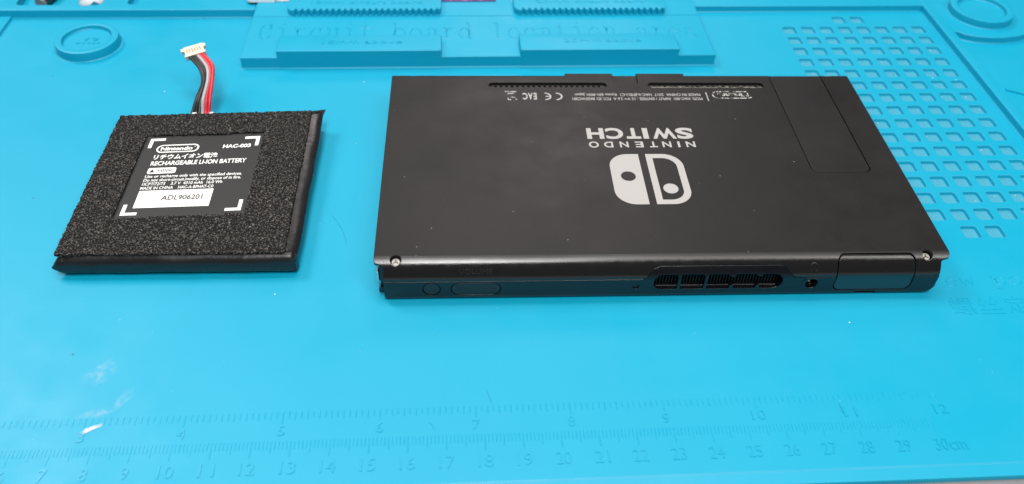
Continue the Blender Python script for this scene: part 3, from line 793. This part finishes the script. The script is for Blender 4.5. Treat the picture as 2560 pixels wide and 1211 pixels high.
# label plate
LY = math.radians(1.75); LC = (17.0, 35.0)
def lab(u, t):
    c, s = math.cos(LY), math.sin(LY); a, b = u - LC[0], t - LC[1]
    return (LC[0] + a * c - b * 0.0, LC[1] + a * s + b * c)
def lpoly(name, poly, holes=(), m='white', z=7.40, parent=None):
    bm = fill2d([lab(*p) for p in dense(poly, 4)], [[lab(*p) for p in h] for h in holes], z); return blink(name, bm, m, recalc=False, parent=parent)
label = lpoly('printed_label', [(10.5, 16), (53.5, 14.5), (53.5, 59), (10.5, 60)], m='label', z=7.36)
def ltext(body, x0, y0, x1, y1, wgt=.01, m='white', keep='H', slant=0.0, z=7.40):
    g = text_fit(body, x0, y0, x1, y1, wgt, 0, keep_h=keep)
    for v in g.verts: a, b = lab(v.co.x, v.co.y); v.co = Vector((a, b, z))
    for f in g.faces:
        f.normal_update()
        if f.normal.z < 0: f.normal_flip()
    return blink('label_text', g, m, recalc=False, parent=label)
for (x, y, sx, sy) in ((13.8, 57.2, 1, -1), (51.3, 56.4, -1, -1), (51.1, 18.6, -1, 1), (13.8, 17.9, 1, 1)):
    p = [(x, y), (x + sx * 5.1, y), (x + sx * 5.1, y + sy * 1.25), (x + sx * 1.2, y + sy * 1.25), (x + sx * 1.2, y + sy * 5.1), (x, y + sy * 5.1)]
    lpoly('corner_mark', p, parent=label)
ov = rrect(17.0, 49.2, 31.3, 53.5, 2.1, 8); lpoly('maker_mark', ov, [rrect(17.55, 49.75, 30.75, 52.95, 1.55, 8)[::-1]], parent=label)
ltext('Nintendo', 18.5, 50.35, 29.2, 52.3, .035)
lpoly('registered_mark', circle(29.8, 52.05, .22, 10), parent=label)
ltext('HAC-003', 39.4, 50.5, 48.8, 52.4, .035)
ltext('リチウムイオン電池', 17.2, 45.5, 38.4, 48.3, .03, keep=None)
ltext('RECHARGEABLE LI-ION BATTERY', 17.1, 42.4, 48.6, 44.6, .024)
lpoly('warning_badge', rrect(17.0, 38.1, 26.2, 41.1, .7, 4), parent=label)
ltext('WARNING', 19.8, 38.8, 25.4, 40.4, .012, 'label', z=7.43)
lpoly('warning_triangle', [(17.6, 38.7), (19.3, 38.7), (18.45, 40.5)], m='label', z=7.43, parent=label)
ltext('Use or recharge only with the specified devices.', 16.9, 36.05, 48.4, 37.45, .014)
ltext('Do not short-circuit,modify, or dispose of in fire.', 16.9, 34.15, 48.4, 35.55, .014)
ltext('1ICP7/72/73    3.7 V  4310 mAh  16.0 Wh', 17.0, 32.15, 42.7, 33.6, .014)
ltext('MADE IN CHINA    HAC-A-BPHAT-C0', 16.9, 30.1, 40.2, 31.5, .014)
lpoly('serial_sticker', [(17.0, 21.2), (40.6, 21.2), (40.6, 29.5), (17.0, 29.5)], z=7.42, parent=label)
ltext('ADL906201', 24.8, 24.6, 37.8, 26.9, .022, 'ink', z=7.46)
# foam frame
fo = bmesh.new(); G = 0.5; NXf, NYf = 136, 141; grid = {}
U0, V0 = -0.4, 0.1
def inwin(u, t):
    a, b = 12.3, 52.4
    # window edges follow the label's slight turn
    return (a < u < b) and (15.9 + (u - 12.8) * .043 < t < 58.5 + (u - 12) * .012)
def hgt(u, t):
    p = Vector((u, t, 0))
    return 8.02 + noise.noise(p * 1.15) * .18 + noise.noise(p * 2.7) * .16 + noise.noise(p * .09) * .18 + random.uniform(-.22, .24)
for i in range(NXf + 1):
    for j in range(NYf + 1):
        u, t = U0 + i * G, V0 + j * G
        jx = random.uniform(-.16, .16); jy = random.uniform(-.16, .16)
        if i in (0, NXf): jx = noise.noise(Vector((t * .9, 3, 0))) * .3 + random.uniform(-.12, .12)
        if j in (0, NYf): jy = noise.noise(Vector((u * .9, 8, 0))) * .3 + random.uniform(-.12, .12)
        grid[i, j] = fo.verts.new((u + jx, t + jy, hgt(u, t)))
cells = set()
for i in range(NXf):
    for j in range(NYf):
        if inwin(U0 + (i + .5) * G, V0 + (j + .5) * G): continue
        cells.add((i, j)); fo.faces.new((grid[i, j], grid[i + 1, j], grid[i + 1, j + 1], grid[i, j + 1]))
low = {}
def lowv(k):
    if k not in low:
        v = grid[k].co; low[k] = [fo.verts.new((v.x + random.uniform(-.08, .08), v.y + random.uniform(-.08, .08), z)) for z in (7.7, 7.2)]
    return low[k]
for (i, j) in cells:
    for (di, dj, a, b) in ((-1, 0, (i, j + 1), (i, j)), (1, 0, (i + 1, j), (i + 1, j + 1)), (0, -1, (i, j), (i + 1, j)), (0, 1, (i + 1, j + 1), (i, j + 1))):
        if (i + di, j + dj) not in cells:
            la, lb = lowv(a), lowv(b)
            fo.faces.new((grid[a], la[0], lb[0], grid[b])); fo.faces.new((la[0], la[1], lb[1], lb[0]))
for v in [v for v in fo.verts if not v.link_faces]: fo.verts.remove(v)
blink('foam_frame', fo, 'foam', 80)
# wires and plug
w_root = [480.5, 489, 498.5, 507.5, 516, 522.5]
mats = ['wire_black', 'wire_black', 'wire_black', 'wire_grey', 'wire_red', 'wire_red']
def P(x, y, z): return bp(x, y, z) - BO
A0, A1 = P(457, 136, 16.2), P(511, 120, 17.2)          # plug: left and right end of its long axis
ex = (A1 - A0).normalized(); wl = (A1 - A0).length
wdir = (P(520, 172, 14.2) - P(494, 140, 16.2)).normalized()
ez = ex.cross(wdir).normalized()
if ez.dot(CAM_LOC - BO - A0) < 0: ez = -ez
ey = ez.cross(ex).normalized()
if ey.dot(wdir) > 0: ey = -ey                          # ey points away from the wires
root_pts = [(480.5, 285), (489, 285), (498, 285), (506.5, 284), (514.5, 284), (522, 284)]
mid1 = [(492, 247), (497, 247), (502, 248), (508, 248), (516, 248), (525, 246)]
mid2 = [(507, 205), (510, 204), (513.5, 203), (519, 202), (525, 200), (531.5, 196)]
mid3 = [(499.5, 172), (504, 171), (510, 170), (517, 168), (524, 166), (530.5, 162)]
for i in range(6):
    e = A0 + ex * (wl * (.24 + .58 * i / 5)) - ey * 1.9
    zb = [0, .25, -.2, .3, 0, .2][i]
    ctrl = [P(*root_pts[i], 5.6) + Vector((0, -2.5, 0)), P(*root_pts[i], 5.6), P(*mid1[i], 9.4 + zb), P(*mid2[i], 13.0 + zb), P(*mid3[i], 15.0 + zb * .6), e, e + ey * 1.4]
    b = tube_bm(spline(ctrl, 9), .62, 12)
    blink('wire', b, mats[i], 80, dowarp=False)
plug = bmesh.new()
def obox(bm, x0, y0, z0, x1, y1, z1):
    vs_ = [bm.verts.new(A0 + ex * x + ey * y + ez * z) for x in (x0, x1) for y in (y0, y1) for z in (z0, z1)]
    for f in ((0, 1, 3, 2), (4, 6, 7, 5), (0, 4, 5, 1), (2, 3, 7, 6), (0, 2, 6, 4), (1, 5, 7, 3)): bm.faces.new([vs_[i] for i in f])
    return bm
obox(plug, .9, -2.3, -1.1, wl - .2, 2.0, .9)
obox(plug, .5, -2.7, -1.3, wl + .1, -1.9, 1.1)
obox(plug, -.3, .5, -.9, wl + .7, 1.9, .6)
obox(plug, 1.6, 1.9, -.7, 2.3, 2.5, .3); obox(plug, wl - 3.0, 1.9, -.7, wl - 2.3, 2.5, .3)
pg = blink('wire_plug', plug, 'ivory', dowarp=False)
for i in range(6):
    xx = wl * (.22 + .60 * i / 5)
    blink('contact', obox(bmesh.new(), xx - .20, -1.0, .88, xx + .20, .7, .96), 'gold', parent=pg, dowarp=False)
for u0 in (25.4, 31.6):
    sb = bmesh.new(); bmesh.ops.create_uvsphere(sb, u_segments=16, v_segments=8, radius=1.0)
    for v in sb.verts: v.co = Vector((u0 + v.co.x * 1.15, 71.6 + v.co.y * .6, 7.0 + v.co.z * .75))
    blink('sealant_bead', sb, 'solder')

# ================================================================== THINGS LYING ON THE REAR OF THE MAT
def mw(x, y, z):
    c, s = math.cos(MAT_YAW), math.sin(MAT_YAW); return Vector((MAT_O[0] + x * c - y * s, MAT_O[1] + x * s + y * c, z))
def tag(o, label, cat): o['label'] = label; o['category'] = cat; return o
def top(name, bm, m, loc, label, cat, ang=35):
    o = link(name, to_mesh(bm, ang), m); o.location = loc * MM; o.rotation_euler = (0, 0, MAT_YAW); return tag(o, label, cat)
wb = raised(rrect(-6.3, 0, 6.0, 30, (2.2, 1.0, 1, 1), 5), 0, 1.6, 0, .4)
top('plastic_card', wb, plain('glossy_white_plastic', (0.86, 0.86, 0.86), .3), mw(90.6, 224.2, 5.53), 'small white plastic card behind the moulded block', 'card')
bg_ = bmesh.new(); NXb, NYb = 14, 12; gv = {}
for i in range(NXb + 1):
    for j in range(NYb + 1):
        e = min(i, NXb - i, j, NYb - j); x = i / NXb * 9; y = j / NYb * 26
        gv[i, j] = bg_.verts.new((x, y, .25 + min(e, 2) * .6 + noise.noise(Vector((x * .5, y * .5, 4))) * .9 * min(e, 1)))
for i in range(NXb):
    for j in range(NYb): bg_.faces.new((gv[i, j], gv[i + 1, j], gv[i + 1, j + 1], gv[i, j + 1]))
clear = NT('cloudy_plastic_film'); clear.set(Base_Color=(0.78, 0.76, 0.80), Roughness=.28, Alpha=.55)
bag = top('plastic_bag', bg_, clear.m, mw(96.9, 224.6, 5.3), 'crumpled clear plastic bag beside the white card', 'bag', 80)
bag.modifiers.new('thickness', 'SOLIDIFY').thickness = .0001
pk = bmesh.new(); gv = {}; NXb, NYb = 40, 24
for i in range(NXb + 1):
    for j in range(NYb + 1):
        e = min(i, NXb - i, j, NYb - j); x = i / NXb * 24; y = j / NYb * 24
        gv[i, j] = pk.verts.new((x, y, .2 + min(e, 3) * .5 + abs(noise.noise(Vector((x * .45, y * .45, 1)))) * 1.6 * min(e, 1)))
for i in range(NXb):
    for j in range(NYb): pk.faces.new((gv[i, j], gv[i + 1, j], gv[i + 1, j + 1], gv[i, j + 1]))
pm = NT('purple_foil'); pm.set(Base_Color=pm.mix(pm.noise(160, 2), (0.10, 0.03, 0.22), (0.42, 0.16, 0.40)), Roughness=.22)
pko = top('foil_packet', pk, pm.m, mw(168.8, 224.2, 5.3), 'crumpled purple foil packet lying behind the toothed bars', 'packet', 80)
pko.modifiers.new('thickness', 'SOLIDIFY').thickness = .0001
# small metal standoff and a plastic scrap in the left tray
sr = empty('metal_standoff', mw(-4.0, 228.6, 0.62), 'small dark metal standoff in the left rear tray of the mat', 'standoff')
sb = cyl_bm((0, 0, 2.7), (-.25, -1, -.03), 2.6, 1.2, 28, 2.3)
ob = link('cap', to_mesh(sb), plain('dull_metal', (0.36, 0.36, 0.34), .45, .6, bev=.0002), sr)
sb = cyl_bm((0, 0, 2.7), (.25, 1, .03), 2.7, 14, 28)
link('barrel', to_mesh(sb), plain('dark_barrel', (0.03, 0.03, 0.035), .4, bev=.0002), sr)
sc = bmesh.new()
pts = [(0, 0), (2.2, -1.6), (5.0, -1.2), (6.2, 1.0), (9.4, -.6), (9.8, 9), (-1.5, 9)]
vsb = [sc.verts.new((x, y, .1 + .9 * noise.noise(Vector((x * .4, y * .4, 7))) ** 2 + (.8 if i in (3, 6) else 0))) for i, (x, y) in enumerate(pts)]
cc = sc.verts.new((4, 3, 1.6))
for i in range(len(vsb)): sc.faces.new((vsb[i], vsb[(i + 1) % len(vsb)], cc))
so = top('plastic_scrap', sc, clear.m, mw(13.0, 225.4, 4.02), 'torn scrap of clear plastic film on the rear ledge', 'plastic scrap', 20)
so.modifiers.new('thickness', 'SOLIDIFY').thickness = .0001

# ================================================================== LINT AND DUST
li = bmesh.new()
def flake(x, y, z, r):
    p = [li.verts.new((x + r * math.cos(t) * random.uniform(.5, 1.5), y + r * math.sin(t) * random.uniform(.5, 1.5), z)) for t in (0, 1.6, 3.1, 4.7)]
    c = li.verts.new((x, y, z + r * .8))
    for i in range(4): li.faces.new((p[i], p[(i + 1) % 4], c))
for (x, y) in ((1100, 840), (1242, 770), (1150, 778), (1280, 905), (900, 500), (830, 560), (83, 1100), (800, 560), (100, 600), (640, 1040), (950, 1100), (2450, 900), (2480, 930), (2270, 890), (1520, 945), (2100, 1002), (430, 980), (560, 905), (700, 860), (370, 240), (560, 210), (820, 280), (1880, 150), (1960, 130), (2500, 120), (380, 830), (300, 800), (900, 880)):
    p = bp(x, y, 0); flake(p.x, p.y, 0.01, random.uniform(.06, .16))
for (x, y) in ((1620, 302), (1748, 460), (1885, 527), (1040, 640), (1460, 293), (1462, 452), (1079, 571), (1283, 530), (1800, 440), (1330, 355), (1985, 405), (1110, 500), (1640, 590), (1420, 600), (1870, 630)):
    p = bp(x, y, 14); flake(p.x, p.y, 14.02, random.uniform(.08, .2))
for v in li.verts: v.co -= Vector((0, 0, 0))
lo = link('lint', to_mesh(li), plain('pale_lint', (0.50, 0.54, 0.55), .8)); lo['kind'] = 'stuff'
lo['label'] = 'tiny pale dust flakes scattered over mat and console'
fi = bmesh.new()
for path in ([(1072, 1056), (1080, 1063), (1085, 1075)], [(1216, 973), (1222, 990), (1230, 1010)], [(832, 540), (846, 560), (858, 580), (866, 610)], [(2098, 1008), (2106, 1030), (2122, 1040)]):
    tube_bm(spline([bp(x, y, .10) for x, y in path], 5), .035, 5, fi)
fo_ = link('hair_fibres', to_mesh(fi), plain('dark_fibre', (0.01, 0.19, 0.30), .6)); fo_['kind'] = 'stuff'
